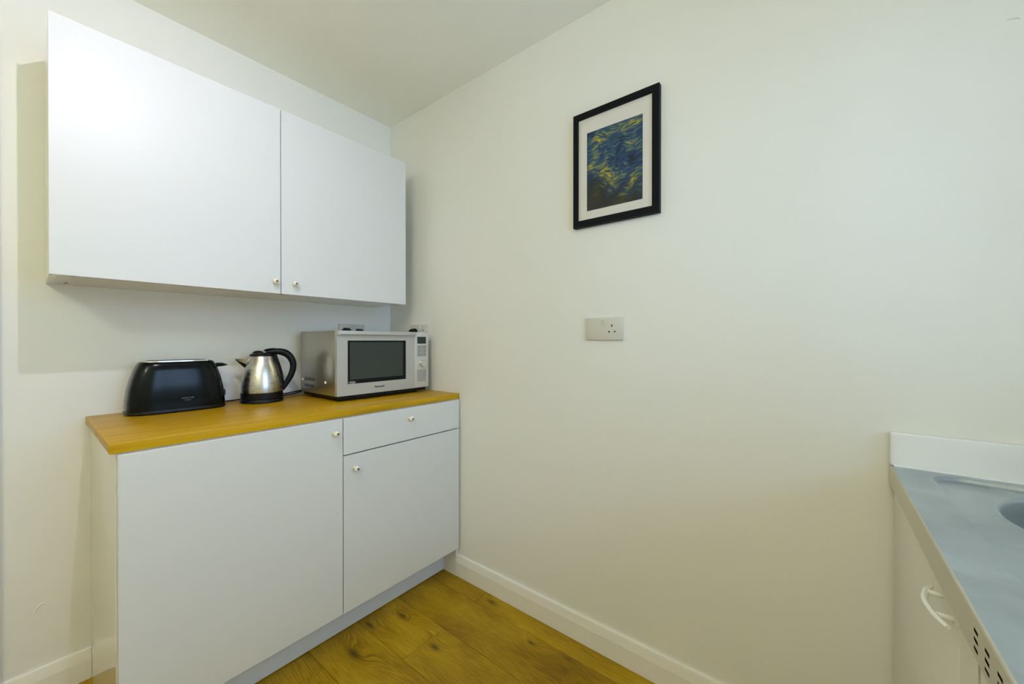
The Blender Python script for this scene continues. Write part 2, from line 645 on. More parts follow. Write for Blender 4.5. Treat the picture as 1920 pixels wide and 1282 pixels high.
ce = struct('ceiling', box(XL - T, XW + T, YF - T, YW + T, ZC, ZC + 0.1), M['ceiling'])
wb = struct('wall_back', box(XL - T, XW + T, YW, YW + T, 0, ZC), M['wall'])
wr = struct('wall_right', box(XW, XW + T, YF - T, YW, 0, ZC), M['wall'])
wl = struct('wall_left', box(XL - T, XL, YF - T, YW, 0, ZC), M['wall'])
x0, x1_, z0, z1 = WIN
bm = ring_frame(XL, XW, 0, ZC, x0, x1_, z0, z1, YF - T, YF)
wf = struct('wall_front', bm, M['wall'])


def squiggle(parent, pts, r):
    bm = bmesh.new()
    add_tube(bm, pts, [r * .4, r, r, r * .5], seg=8, smooth=6)
    obj('plaster_ridge', bm, M['wall'], parent, smooth=True)


squiggle(wb, [(0.022, YW, 0.285), (0.027, YW, 0.300), (0.036, YW, 0.312), (0.046, YW, 0.309)], 0.0030)
squiggle(wr, [(XW, -0.325, 1.900), (XW, -0.332, 1.897), (XW, -0.340, 1.896), (XW, -0.345, 1.890)], 0.0020)

SKP = [(0, 0.0012), (0.0165, 0.0012), (0.0165, 0.070), (0.0110, 0.0985), (0.0095, 0.1030), (0.0065, 0.105), (0, 0.105)]
bm = bmesh.new()
add_prism(bm, SKP, (XW, -0.16, 0), (-1, 0, 0), (0, 0, 1), (0, 1, 0), 1.433 + 0.16)
struct('baseboard_right', bm, M['trim'])
bm = bmesh.new()
add_prism(bm, SKP, (-0.046, YW, 0), (0, -1, 0), (0, 0, 1), (1, 0, 0), 0.1475 + 0.046)
struct('baseboard_back', bm, M['trim'])

# door casing at the far left end of the back wall (only its edge shows)
bm = ring_frame(-0.98, -0.046, 0, 2.14, -0.92, -0.106, 0.0, 2.08, YW - 0.016, YW, 0.002)
struct('trim_1', bm, M['trim'])
d1 = struct('door_1', box(-0.918, -0.108, YW - 0.008, YW - 0.0005, 0.006, 2.078), M['trim'])
bm = bmesh.new()
add_tube(bm, [(-0.17, YW - .008, 1.0), (-0.17, YW - .05, 1.0), (-0.19, YW - .055, 1.0), (-0.28, YW - .055, 1.0)], 0.008, 10, 5)
obj('door_handle', bm, M['chrome'], d1, True)

# window behind the camera, over the sink
fr = struct('window_1', ring_frame(x0, x1_, z0, z1, x0 + .055, x1_ - .055, z0 + .055, z1 - .055, YF - 0.09, YF - 0.03, 0.003), M['upvc'])
obj('mullion', box(0.635, 0.685, YF - .085, YF - .035, z0 + .055, z1 - .055, .003), M['upvc'], fr)
obj('pane', box(x0 + .055, 0.635, YF - .063, YF - .059, z0 + .055, z1 - .055), M['glass'], fr)
obj('pane', box(0.685, x1_ - .055, YF - .063, YF - .059, z0 + .055, z1 - .055), M['glass'], fr)
obj('window_sill', box(x0 - .03, x1_ + .03, YF - .03, YF + .02, z0 - .022, z0, .004), M['upvc'], fr)

# ------------------------------------------------------------------ kitchen base units
WT_B, WT_T = 0.8901, 0.9166
BX = 0.151
DY = 1.407          # door fronts


def knob(parent, x, y, z, sc=1.0):
    """round cream knob sticking out towards -Y from (x, y, z)."""
    prof = [(0.0058, 0), (0.0052, 0.004), (0.0050, 0.008), (0.0085, 0.011), (0.0112, 0.0155), (0.0114, 0.019), (0.0098, 0.0235), (0.0060, 0.026), (0.0042, 0.0266)]
    bm = bmesh.new()
    mt = Matrix.Translation((x, y, z)) @ Matrix.Rotation(R(90), 4, 'X') @ Matrix.Scale(sc, 4)
    add_lathe(bm, prof, mt, 24)
    k = obj('knob', bm, M['knob'], parent, True, at=(x, y, z))
    bm = bmesh.new()
    mt = Matrix.Translation((x, y - 0.0262 * sc, z)) @ Matrix.Rotation(R(90), 4, 'X') @ Matrix.Scale(sc, 4)
    add_lathe(bm, [(0.0044, 0), (0.0042, 0.0012), (0.002, 0.0018), (0, 0.0018)], mt, 16)
    obj('screw', bm, M['screw'], k, True)
    return k


def base_carcass(xa, xb, left_floor, right_floor, parent):
    bm = bmesh.new()
    t = 0.016
    yb = YW - 0.001
    yf = DY + 0.0195
    add_box(bm, xa, xa + t, yf, yb, 0.0 if left_floor else 0.1465, WT_B - .0005, .0006, 1)
    add_box(bm, xb - t, xb, yf, yb, 0.0 if right_floor else 0.1465, WT_B - .0005, .0006, 1)
    add_box(bm, xa + t, xb - t, yf, yb, 0.1465, 0.1625)
    add_box(bm, xa + t, xb - t, yb - .006, yb, 0.1625, WT_B - .001)
    add_box(bm, xa + t, xb - t, yf, yf + .09, WT_B - .018, WT_B - .001)
    return obj('carcass', bm, M['carcass'], parent)


mid = BX + 0.6
c1 = thing('base_cabinet', 'wide left white base cabinet with one plain door, its glossy side facing the skirting', 'cabinet', (BX + .3, 1.71, 0))
base_carcass(BX - .003, mid + .0005, True, False, c1)
d = obj('door', box(BX, mid - .0018, DY, DY + .018, 0.1465, 0.8865, .0012, 2), M['door'], c1)
knob(d, 0.7175, DY, 0.8385)

c2 = thing('base_cabinet', 'right white base cabinet with a drawer above a door, in the corner by the wall', 'cabinet', (BX + .9, 1.71, 0))
base_carcass(mid + .0015, BX + 1.2 + .0135, False, True, c2)
d = obj('door', box(mid + .0018, BX + 1.2, DY, DY + .018, 0.1465, 0.7430, .0012, 2), M['door'], c2)
knob(d, 0.797, DY, 0.690)
d = obj('drawer', box(mid + .0018, BX + 1.2, DY, DY + .018, 0.7480, 0.8865, .0012, 2), M['door'], c2)
knob(d, 1.051, DY, 0.8415)

pl = obj('plinth', box(BX + .0145, BX + 1.197, 1.5165, 1.5325, 0.0030, 0.1455, .001, 1), M['plinth'])
tag(pl, 'long white plinth board recessed beneath both base cabinets', 'plinth')

bm = box(0.1363, XW - .0015, 1.4171, YW - .0005, WT_B, WT_T, .0028, 3)
wt = obj('worktop', bm, M['worktop'], None, True)
tag(wt, 'golden beech laminate worktop on the white base cabinets', 'worktop')

# ------------------------------------------------------------------ wall cabinet
UX, UY, UB, UT = 0.047, 1.6971, 1.369, 2.1088
uc = thing('wall_cabinet', 'white wall cabinet with two plain doors hung above the microwave, kettle and toaster', 'cabinet', (UX + .6, 1.85, UB))
bm = bmesh.new()
t = 0.016
yf, yb = UY + .0195, YW - .0005
add_box(bm, UX + .001, UX + t, yf, yb, UB + .001, UT - .002, .0006, 1)
add_box(bm, UX + 1.2 - t, UX + 1.199, yf, yb, UB + .001, UT - .002, .0006, 1)
add_box(bm, UX + t, UX + 1.2 - t, yf, yb, UB + .002, UB + .002 + t)
add_box(bm, UX + t, UX + 1.2 - t, yf, yb, UT - .002 - t, UT - .002)
add_box(bm, UX + t, UX + 1.2 - t, yb - .006, yb, UB + .002 + t, UT - .002 - t)
add_box(bm, UX + .6 - .008, UX + .6 + .008, yf, yb - .006, UB + .002 + t, UT - .002 - t)
cc = obj('carcass', bm, M['carcass'], uc)
for (px, py) in ((0.094, 1.735), (0.090, 1.945), (0.64, 1.935), (0.905, 1.975), (0.66, 1.74)):
    bm = bmesh.new()
    add_lathe(bm, [(0.0055, 0), (0.0052, -.0008), (0, -.0008)], Matrix.Translation((px, py, UB + .0018)), 14)
    obj('fixing_cap', bm, M['screw'], cc, True)
d = obj('door', box(UX, UX + .6 - .0015, UY, UY + .018, UB, UT, .0012, 2), M['door'], uc)
knob(d, 0.6225, UY, 1.4155)
d = obj('door', box(UX + .6 + .0015, UX + 1.2, UY, UY + .018, UB, UT, .0012, 2), M['door'], uc)
knob(d, 0.6955, UY, 1.4135)

# ------------------------------------------------------------------ framed picture
pf = thing('picture', 'black framed abstract print in blue and yellow on the right wall', 'picture', (XW, 0.597, 1.62))
ya, yb_, za, zb = 0.4285, 0.7595, 1.6205, 2.0595
bm = ring_frame(ya, yb_, za, zb, ya + .0245, yb_ - .0175, za + .0255, zb - .020, 0, 0.020, .0015)
# the helper builds in xz; turn it onto the right wall (x -> y, depth -> -x)
for v in bm.verts:
    v.co = Vector((XW - .0005 - v.co.y, v.co.x, v.co.z))
obj('frame', bm, M['frame'], pf)
obj('backing', box(XW - .006, XW - .0008, ya + .005, yb_ - .005, za + .005, zb - .005), M['ink'], pf)
obj('mount', box(XW - .0078, XW - .006, ya + .012, yb_ - .012, za + .012, zb - .012), M['mat'], pf)
obj('print', box(XW - .0086, XW - .0078, 0.4895, 0.7060, 1.6815, 1.9815), M['print'], pf, at=(XW - .008, 0.598, 1.8))
obj('glass_pane', box(XW - .0125, XW - .0105, ya + .012, yb_ - .012, za + .012, zb - .012), M['picture_glass'], pf)


# ------------------------------------------------------------------ sockets (built facing -Y, then turned)
def to_wall(kind, c):
    """map local (u right, d out of wall, z) to the world: kind 'back' or 'right'."""
    if kind == 'back':
        return lambda u, dd, z: Vector((c[0] + u, YW - dd, c[1] + z))
    return lambda u, dd, z: Vector((XW - dd, c[0] - u, c[1] + z))


def lbox(mp, u0, u1, d0, d1, z0, z1, bev=0.0):
    bm = box(u0, u1, d0, d1, z0, z1, bev)
    for v in bm.verts:
        v.co = mp(v.co.x, v.co.y, v.co.z)
    return bm


def outlet(mp, parent, u):
    for (a, b_, w_, h_) in ((0, 0.011, .0042, .0085), (-.0111, -.0112, .0068, .0046), (.0111, -.0112, .0068, .0046)):
        obj('pin_hole', lbox(mp, u + a - w_ / 2, u + a + w_ / 2, .0080, .0097, b_ - h_ / 2, b_ + h_ / 2), M['ink'], parent)


def rocker(mp, parent, u, z):
    obj('switch', lbox(mp, u - .0052, u + .0052, .0085, .0125, z - .0105, z + .0105, .0015), M['socket'], parent)


def plug(mp, parent, u, z, cable=None):
    bm = bmesh.new()
    pts = [(-.024, -.012), (-.024, .012), (-.012, .025), (.012, .025), (.024, .012), (.024, -.012), (.016, -.026), (-.016, -.026)]
    f0 = [bm.verts.new(mp(u + a, .0096, z + b_)) for a, b_ in pts]
    f1 = [bm.verts.new(mp(u + a, .022, z + b_)) for a, b_ in pts]
    f2 = [bm.verts.new(mp(u + a * .8, .036, z + b_ * .8)) for a, b_ in pts]
    n = len(pts)
    bm.faces.new(f0)
    bm.faces.new(list(reversed(f2)))
    for A, B in ((f0, f1), (f1, f2)):
        for i in range(n):
            bm.faces.new((A[i], B[i], B[(i + 1) % n], A[(i + 1) % n]))
    return obj('plug', bm, M['black'], parent)


PL, PH = 0.0745, 0.0425
# free-standing socket below the picture
s1 = thing('power_socket', 'ivory wall socket with one outlet and a rocker switch, below the picture', 'socket', (XW, 0.6355, 1.183))
mp = to_wall('right', (0.6355, 1.2262))
obj('face_plate', lbox(mp, -.0750, .0750, .0003, .009, -PH, PH, .0025), M['socket'], s1, True)
outlet(mp, s1, .0325)
rocker(mp, s1, .003, .0255)
obj('neon_window', lbox(mp, -.0125, -.0055, .0085, .0102, .027, .033, .0006), M['socket'], s1)
# double socket behind the microwave on the back wall
s2 = thing('power_socket', 'ivory double socket on the back wall under the cabinet, both outlets plugged', 'socket', (1.1215, YW, 1.185))
mpb = to_wall('back', (1.1215, 1.2285))
obj('face_plate', lbox(mpb, -PL, -.0006, .0003, .009, -PH, PH, .002), M['socket'], s2, True)
obj('face_plate', lbox(mpb, .0006, PL, .0003, .009, -PH, PH, .002), M['socket'], s2, True)
rocker(mpb, s2, -.012, .0275)
rocker(mpb, s2, .012, .0275)
# double socket in the corner on the right wall
s3 = thing('power_socket', 'ivory double socket on the right wall behind the microwave, its right outlet empty', 'socket', (XW, 1.728, 1.183))
mpr = to_wall('right', (1.728, 1.2265))
obj('face_plate', lbox(mpr, -.0745, .0745, .0003, .009, -PH, PH, .0025), M['socket'], s3, True)
rocker(mpr, s3, -.009, .0285)
rocker(mpr, s3, .009, .0285)
outlet(mpr, s3, .037)

# ------------------------------------------------------------------ microwave
mw = thing('microwave', 'silver microwave oven with a dark window and top door bar, by the corner', 'microwave', (1.07, 1.78, WT_T))
MX0, MX1, MY0, MY1, MZ0, MZ1 = 0.828, 1.317, 1.600, 1.949, 0.9405, 1.2245
cas = obj('casing', box(MX0, MX1, MY0 + .020, MY1, MZ0, MZ1 - .001, .003, 2), M['mw_steel'], mw, True)
obj('base_tray', box(MX0 + .012, MX1 - .012, MY0 + .010, MY1 - .01, MZ0 - .014, MZ0 + .001, .002), M['black'], mw)
for fx in (MX0 + .045, MX1 - .045):
    for fy in (MY0 + .06, MY1 - .045):
        bm = bmesh.new()
        add_lathe(bm, [(.012, 0), (.014, .004), (.014, MZ0 - .014 - WT_T)], Matrix.Translation((fx, fy, WT_T + .0002)), 18)
        obj('foot', bm, M['rubber'], mw, True)
XD = 1.2272
dr = obj('door', ring_frame(MX0 - .001, XD, MZ0 + .002, MZ1, .8745, 1.1765, .992, 1.1815, MY0, MY0 + .019, .0012), M['mw_front'], mw)
obj('window_glass', box(.8735, 1.1775, MY0 + .0018, MY0 + .012, .991, 1.1825), M['mw_glass'], dr)
obj('window_screen', box(.8845, 1.1600, MY0 + .0008, MY0 + .0019, 1.0105, 1.1745, .0004, 1), M['mw_mesh'], dr)
hb = obj('door_bar', box(MX0 + .006, XD - .001, MY0 - .017, MY0 + .0005, 1.2060, 1.2235, .003, 3), M['mw_front'], dr, True)
obj('bar_end', box(MX0, MX0 + .0058, MY0 - .015, MY0 + .0005, 1.2055, 1.2235, .001, 1), M['mw_panel'], dr)
text('lettering', 'Panasonic', 0.0118, M['ink'], dr, (1.030, MY0 - .0002, .9695), (1, 0, 0), (0, 0, 1), bold=0.0004, width=.052)
text('lettering', 'Inverter', 0.0085, M['white_ink'], dr, (.899, MY0 + .0012, .9985), (1, 0, 0), (0, 0, 1), bold=0.0001, width=.026)
bm = bmesh.new()
arc = [(.8965 + .018 * math.cos(a), MY0 + .0014, .9985 + .0052 * math.sin(a)) for a in [R(60 + 15 * k) for k in range(18)]]
add_tube(bm, arc, .0005, 6, 0)
obj('swoosh', bm, M['white_ink'], dr)
cp = obj('control_panel', box(XD + .0012, MX1, MY0, MY0 + .019, MZ0 + .002, MZ1 - .0005, .0015, 2), M['mw_panel'], mw, True)
obj('display', box(1.2455, 1.3005, MY0 - .0008, MY0 + .001, 1.1655, 1.2005, .0004, 1), M['display'], cp)
for (zt, zb_) in ((1.1575, 1.1005), (1.0335, .9725)):
    pd = obj('button_pad', box(1.2440, 1.3030, MY0 - .0006, MY0 + .001, zb_, zt, .0003, 1), M['button'], cp)
    hh = (zt - zb_) / 3
    for r_ in range(3):
        for c_ in range(2):
            xx = 1.2585 + c_ * .030
            zz = zt - hh * (r_ + .5)
            obj('button', box(xx - .0115, xx + .0115, MY0 - .0013, MY0 - .0004, zz - hh * .36, zz + hh * .36, .0003, 1), M['button'], pd)
            w_ = .0028 if zt > 1.1 else .0011
            obj('symbol', box(xx - w_, xx + w_, MY0 - .0018, MY0 - .0012, zz - .0028, zz + .0028), M['grey_ink'], pd)
bm = bmesh.new()
add_lathe(bm, [(.0205, 0), (.0205, .003), (.0170, .004), (.0168, .017), (.0155, .0185)], Matrix.Translation((1.2735, MY0 + .0002, 1.0655)) @ Matrix.Rotation(R(90), 4, 'X'), 32)
kn = obj('dial', bm, M['chrome'], cp, True)
bm = bmesh.new()
add_lathe(bm, [(.0150, 0), (.0145, .0010), (0, .0013)], Matrix.Translation((1.2735, MY0 - .0182, 1.0655)) @ Matrix.Rotation(R(90), 4, 'X'), 32)
obj('dial_face', bm, M['mw_panel'], kn, True)
for k in range(7):
    for (zz0, zz1) in ((.9955, 1.0100), (.9655, .9800)):
        yy = 1.813 + k * .0145
        obj('vent_slot', box(MX0 - .0004, MX0 + .001, yy - .0036, yy + .0036, zz0, zz1), M['ink'], cas)
for (yy, zz) in ((1.703, .996), (1.925, .9965)):
    bm = bmesh.new()
    add_lathe(bm, [(.0065, 0), (.0062, .003), (.003, .0048), (0, .005)], Matrix.Translation((MX0 - .0001, yy, zz)) @ Matrix.Rotation(R(-90), 4, 'Y'), 16)
    obj('side_stud', bm, M['handle'], cas, True)
pc = bmesh.new()
add_tube(pc, [(1.28, 1.948, 1.02), (1.30, 1.975, 1.00), (1.332, 1.985, 1.02), (1.333, 1.90, 1.08), (1.328, 1.80, 1.14), (1.326, 1.765, 1.19)], .003, 8, 6)
pc = obj('power_cord', pc, M['black'], mw, True)
plug(mpr, pc, -.037, -.004)

# ------------------------------------------------------------------ kettle
KX, KY = 0.6485, 1.9030
ke = thing('kettle', 'brushed steel electric kettle with black handle, between the toaster and microwave', 'kettle', (KX, KY, WT_T))
EA = Vector((0.947, -0.321, 0))      # from spout towards handle
EB = Vector((0.321, 0.947, 0))


def kp(s_, h, t_=0.0):
    return Vector((KX, KY, WT_T)) + EA * s_ + EB * t_ + Vector((0, 0, h))


mk = Matrix.Translation((KX, KY, WT_T + .0003))
bm = bmesh.new()
add_lathe(bm, [(.0775, 0), (.0800, .002), (.0800, .012), (.0780, .0145)], mk, 48)
obj('power_base', bm, M['black'], ke, True)
bm = bmesh.new()
add_lathe(bm, [(.0740, .0145), (.0785, .0165), (.0790, .030), (.0785, .0430)], mk, 48)
obj('base_ring', bm, M['black'], ke, True)
bm = bmesh.new()
add_lathe(bm, [(.0780, .0432), (.0785, .050), (.0775, .070), (.0752, .090), (.0718, .110), (.0676, .130), (.0622, .150), (.0560, .168), (.0505, .182), (.0468, .192), (.0450, .1975)], mk, 56)
kb = obj('body', bm, M['steel'], ke, True)
# level window strap, lid, spout, handle
bm = bmesh.new()
P0, P1 = [], []
tip = kp(-.0965, .1845)
lowp = kp(-.0615, .146)
for sgn in (1, -1):
    up = kp(-.0475, .192, .020 * sgn)
    md = kp(-.056, .165, .014 * sgn)
    tt = kp(-.0945, .1865, .0025 * sgn)
    a = [bm.verts.new(v) for v in (lowp, tip, tt, up, md)]
    bm.faces.new(a)
    ctr = kp(-.06, .18)
bmesh.ops.remove_doubles(bm, verts=bm.verts[:], dist=0.0002)
geom = bm.faces[:]
r = bmesh.ops.solidify(bm, geom=geom, thickness=0.0012)
obj('spout', bm, M['steel'], ke)
bm = bmesh.new()
add_lathe(bm, [(.0462, .1968), (.0466, .2000), (.0440, .2050), (.0350, .2095), (.0200, .2120), (0, .2125)], mk, 40)
lid = obj('lid', bm, M['black'], ke, True)
bm = bmesh.new()
add_tube(bm, [kp(-.034, .207), kp(-.024, .2125), kp(-.010, .213), kp(.004, .211)], [.004, .0075, .008, .006], 12, 6, side=EB, ratio=2.0)
obj('lid_grip', bm, M['black'], lid, True)
bm = bmesh.new()
hp = [kp(.012, .213), (kp(.050, .217)), kp(.082, .212), kp(.103, .196), kp(.1165, .170), kp(.1175, .140), kp(.1085, .108), kp(.094, .080), kp(.0800, .056), kp(.0760, .046)]
add_tube(bm, hp, [.009, .0130, .0158, .0150, .0140, .0132, .0125, .0115, .010, .008], 16, 8, side=EB, ratio=1.15)
obj('handle', bm, M['black'], ke, True)
bm = bmesh.new()
add_tube(bm, [kp(.046, .204), kp(.0525, .184), kp(.0625, .156), kp(.0705, .125), kp(.0758, .090), kp(.0780, .055)], [.009, .008, .007, .0065, .006, .006], 14, 8, side=EB, ratio=2.0)
obj('handle_mount', bm, M['black'], ke, True)
bm = bmesh.new()
add_tube(bm, [kp(.006, .2195), kp(.020, .2245), kp(.045, .2265), kp(.072, .2230)], [.003, .0050, .0050, .0035], 12, 6, side=EB, ratio=2.2)
obj('lid_catch', bm, M['black'], ke, True)
bm = bmesh.new()
add_tube(bm, [(KX + .06, KY + .045, WT_T + .006), (KX + .09, 1.985, WT_T + .005), (.78, 1.992, WT_T + .006), (.86, 1.993, WT_T + .02), (1.02, 1.993, 1.02), (1.14, 1.990, 1.12), (1.156, 1.985, 1.205)], .0029, 8, 8)
kc = obj('power_cord', bm, M['black'], ke, True)
plug(mpb, kc, .037, -.008)

# ------------------------------------------------------------------ toaster
TCX, TCY = 0.3665, 1.919
to = thing('toaster', 'glossy black long-slot toaster at the left end of the worktop', 'toaster', (TCX, TCY, WT_T))


def superring(hx, hy, z, n=64, p=3.6, cx=0.0):
    out = []
    for k in range(n):
        a = 2 * math.pi * k / n
        c, s_ = math.cos(a), math.sin(a)
        out.append(Vector((TCX + cx + hx * math.copysign(abs(c) ** (2 / p), c), TCY + hy * math.copysign(abs(s_) ** (2 / p), s_), WT_T + z)))
    return out


def loft(rings_, cap0=True, cap1=True):
    bm = bmesh.new()
    V = [[bm.verts.new(p) for p in rg] for rg in rings_]
    n = len(V[0])
    for a, b_ in zip(V, V[1:]):
        for k in range(n):
            bm.faces.new((a[k], a[(k + 1) % n], b_[(k + 1) % n], b_[k]))
    if cap0:
        bm.faces.new(list(reversed(V[0])))
    if cap1:
        bm.faces.new(V[-1])
    return bm


TS = [(.1430, .0700, .012), (.1445, .0705, .022), (.1425, .0700, .050), (.1375, .0685, .090), (.1300, .0660, .125), (.1210, .0620, .155), (.1140, .0580, .172), (.1090, .0540, .182), (.1050, .0500, .1865)]
obj('shell', loft([superring(a, b_, z, p=4.2) for a, b_, z in TS]), M['gloss_black'], to, True)
tb = obj('base_skirt', loft([superring(.1440, .0710, .0035), superring(.1466, .0725, .005), superring(.1466, .0725, .0115), superring(.1440, .0710, .0150)]), M['black'], to, True)
for fx in (-.11, .11):
    for fy in (-.045, .045):
        bm = bmesh.new()
        add_lathe(bm, [(.009, 0), (.009, .0038)], Matrix.Translation((TCX + fx, TCY + fy, WT_T + .0001)), 14)
        obj('foot', bm, M['rubber'], to, True)
tp = obj('top_plate', loft([superring(.0990, .0440, .1862, p=4), superring(.0985, .0435, .1895, p=4), superring(.0965, .0415, .1905, p=4)]), M['chrome'], to, True)
for sy_ in (-.018, .018):
    obj('slot', box(TCX - .085, TCX + .085, TCY + sy_ - .008, TCY + sy_ + .008, WT_T + .1900, WT_T + .1912), M['ink'], tp)
# lever, browning controls and dial on the right-hand end
bm = bmesh.new()
add_tube(bm, [(TCX + .108, TCY, WT_T + .164), (TCX + .128, TCY, WT_T + .167), (TCX + .142, TCY, WT_T + .167), (TCX + .158, TCY, WT_T + .165)], [.009, .0085, .0075, .0025], 12, 6, side=(0, 1, 0), ratio=2.2)
obj('lever', bm, M['black'], to, True)
for k, (z, dx) in enumerate(((.118, .1315), (.100, .1350), (.082, .1380))):
    obj('control_button', box(TCX + dx - .003, TCX + dx + .003, TCY - .013, TCY + .013, WT_T + z - .0045, WT_T + z + .0045, .0015), M['black'], to, True)
bm = bmesh.new()
add_lathe(bm, [(.016, 0), (.0155, .009), (.013, .011)], Matrix.Translation((TCX + .1395, TCY, WT_T + .052)) @ Matrix.Rotation(R(90), 4, 'Y'), 24)
obj('browning_dial', bm, M['black'], to, True)
# badge lettering on the front
text('lettering', 'SIGNATURE', 0.0070, M['grey_ink'], to, (.3840, TCY - .0702, WT_T + .051), (1, 0, 0), (0, 0.02, 1), width=.036)
obj('lettering_line', box(.3745, .3930, TCY - .0707, TCY - .0698, WT_T + .0430, WT_T + .0440), M['grey_ink'], to)
bm = bmesh.new()
add_tube(bm, [(TCX + .11, TCY + .060, WT_T + .014), (TCX + .14, 1.990, WT_T + .006), (.58, 1.998, WT_T + .005), (.70, 1.998, WT_T + .012), (.80, 2.000, WT_T + .014), (.90, 2.002, WT_T + .04), (1.0, 2.000, 1.07), (1.072, 1.988, 1.14), (1.0845, 1.984, 1.200)], .0029, 8, 8)
tc_ = obj('power_cord', bm, M['black'], to, True)
plug(mpb, tc_, -.037, -.004)

# ------------------------------------------------------------------ compact sink unit on the right
SY, SZ = -0.1396, 0.8705
SX0, SX1 = 0.366, XW - .0015
SB = YF + .001
CB = (1.118, -0.462, 0.198)
su = thing('sink_unit', 'compact cream kitchen unit with a steel sink top against the right wall', 'sink unit', (.87, -.44, 0))
# steel top: grid-sampled height field with recessed drainer and round bowl
bm = bmesh.new()


def hfun(x, y):
    rx0, rx1, ry0, ry1 = 0.44, 1.322, -0.690, -0.203
    r_ = 0.05
    cx = min(max(x, rx0 + r_), rx1 - r_)
    cy = min(max(y, ry0 + r_), ry1 - r_)
    dd = r_ - math.hypot(x - cx, y - cy) if (x < rx0 + r_ or x > rx1 - r_) and (y < ry0 + r_ or y > ry1 - r_) else min(x - rx0, rx1 - x, y - ry0, ry1 - y)
    s_ = min(max(dd / 0.007, 0), 1)
    h = -0.0085 * s_ * s_ * (3 - 2 * s_)
    ex = 0.0012 * math.exp(-((dd + .003) / .003) ** 2)
    h += ex
    return h


def axis(a, b_, n, fine):
    v = [a + k * (b_ - a) / n for k in range(n + 1)]
    v = [t for t in v if all(abs(t - f) > .0115 for f in fine) or t in (a, b_)]
    for f in fine:
        v += [f + (k - 7) * .0015 for k in range(15)]
    return sorted(v)


xs = axis(SX0, SX1, 190, (.443, 1.319))
ys_ = axis(SB, SY - .003, 130, (-.687, -.206))
NX, NY = len(xs) - 1, len(ys_) - 1
grid = {}
for i, x in enumerate(xs):
    for j, y in enumerate(ys_):
        grid[i, j] = (x, y, SZ + hfun(x, y))
V = {}
# snap the vertices nearest the bowl rim on to the circle
for key, (x, y, z) in list(grid.items()):
    dd = math.hypot(x - CB[0], y - CB[1])
    if abs(dd - CB[2]) < 0.0033 and dd > 0:
        x = CB[0] + (x - CB[0]) / dd * CB[2]
        y = CB[1] + (y - CB[1]) / dd * CB[2]
    grid[key] = (x, y, z)
for i in range(NX):
    for j in range(NY):
        ks = [(i, j), (i + 1, j), (i + 1, j + 1), (i, j + 1)]
        if any(math.hypot(grid[q][0] - CB[0], grid[q][1] - CB[1]) < CB[2] - 1e-4 for q in ks):
            continue
        for q in ks:
            if q not in V:
                V[q] = bm.verts.new(grid[q])
        bm.faces.new([V[q] for q in ks])
top = obj('sink_top', bm, M['sink'], su, True)
bm = bmesh.new()
zb0 = SZ - 0.0086
prof = [(CB[2] + .0050, zb0 + .0004), (CB[2] + .001, zb0 + .0003), (CB[2] - .002, zb0 - .0020), (CB[2] - .004, zb0 - .008), (CB[2] - .006, zb0 - .03), (CB[2] - .010, zb0 - .10), (CB[2] - .022, zb0 - .138), (CB[2] - .05, zb0 - .152), (.03, zb0 - .156), (.028, zb0 - .160), (0, zb0 - .160)]
add_lathe(bm, prof, Matrix.Translation((CB[0], CB[1], 0)), 72, cap0=False)
bowl = obj('bowl', bm, M['sink'], su, True)
bm = bmesh.new()
add_lathe(bm, [(.034, zb0 - .1545), (.030, zb0 - .152), (.012, zb0 - .1555), (0, zb0 - .1555)], Matrix.Translation((CB[0], CB[1], 0)), 32, cap0=False)
obj('drain', bm, M['chrome'], bowl, True)
# front strip with ventilation slots: a real sheet with holes
bm = bmesh.new()
zs0, zs1 = 0.8235, SZ
slots = []
gx = 0.668
while gx > SX0 + .03:
    for zz in (.8535, .8435, .8335):
        slots.append((gx - .0072, gx + .0072, zz - .0021, zz + .0021))
    gx -= .0375
xc = sorted({SX0, SX1} | {s_[0] for s_ in slots} | {s_[1] for s_ in slots})
zc = sorted({zs0, zs1 - .003} | {s_[2] for s_ in slots} | {s_[3] for s_ in slots})
vv = {}


def gv(a, b_):
    if (a, b_) not in vv:
        vv[a, b_] = bm.verts.new((xc[a], SY, zc[b_]))
    return vv[a, b_]


for a in range(len(xc) - 1):
    for b_ in range(len(zc) - 1):
        mx_, mz_ = (xc[a] + xc[a + 1]) / 2, (zc[b_] + zc[b_ + 1]) / 2
        if any(s_[0] < mx_ < s_[1] and s_[2] < mz_ < s_[3] for s_ in slots):
            continue
        bm.faces.new((gv(a, b_), gv(a + 1, b_), gv(a + 1, b_ + 1), gv(a, b_ + 1)))
# rolled upper edge up to the top sheet
tops = [gv(a, len(zc) - 1) for a in range(len(xc))]
e1 = [bm.verts.new((v.co.x, SY - .0009, SZ - .0009)) for v in tops]
e2 = [bm.verts.new((v.co.x, SY - .003, SZ)) for v in tops]
for A, B in ((tops, e1), (e1, e2)):
    for k in range(len(A) - 1):
        bm.faces.new((A[k], A[k + 1], B[k + 1], B[k]))
bots = [gv(a, 0) for a in range(len(xc))]
e3 = [bm.verts.new((v.co.x, SY - .0065, zs0)) for v in bots]
for k in range(len(bots) - 1):
    bm.faces.new((bots[k + 1], bots[k], e3[k], e3[k + 1]))
obj('front_strip', bm, M['strip'], su)
obj('strip_backing', box(SX0 + .002, SX1 - .0, SY - .0110, SY - .0032, zs0 + .003, SZ - .0042), M['ink'], su)  # black sheet painting the shade inside the slots
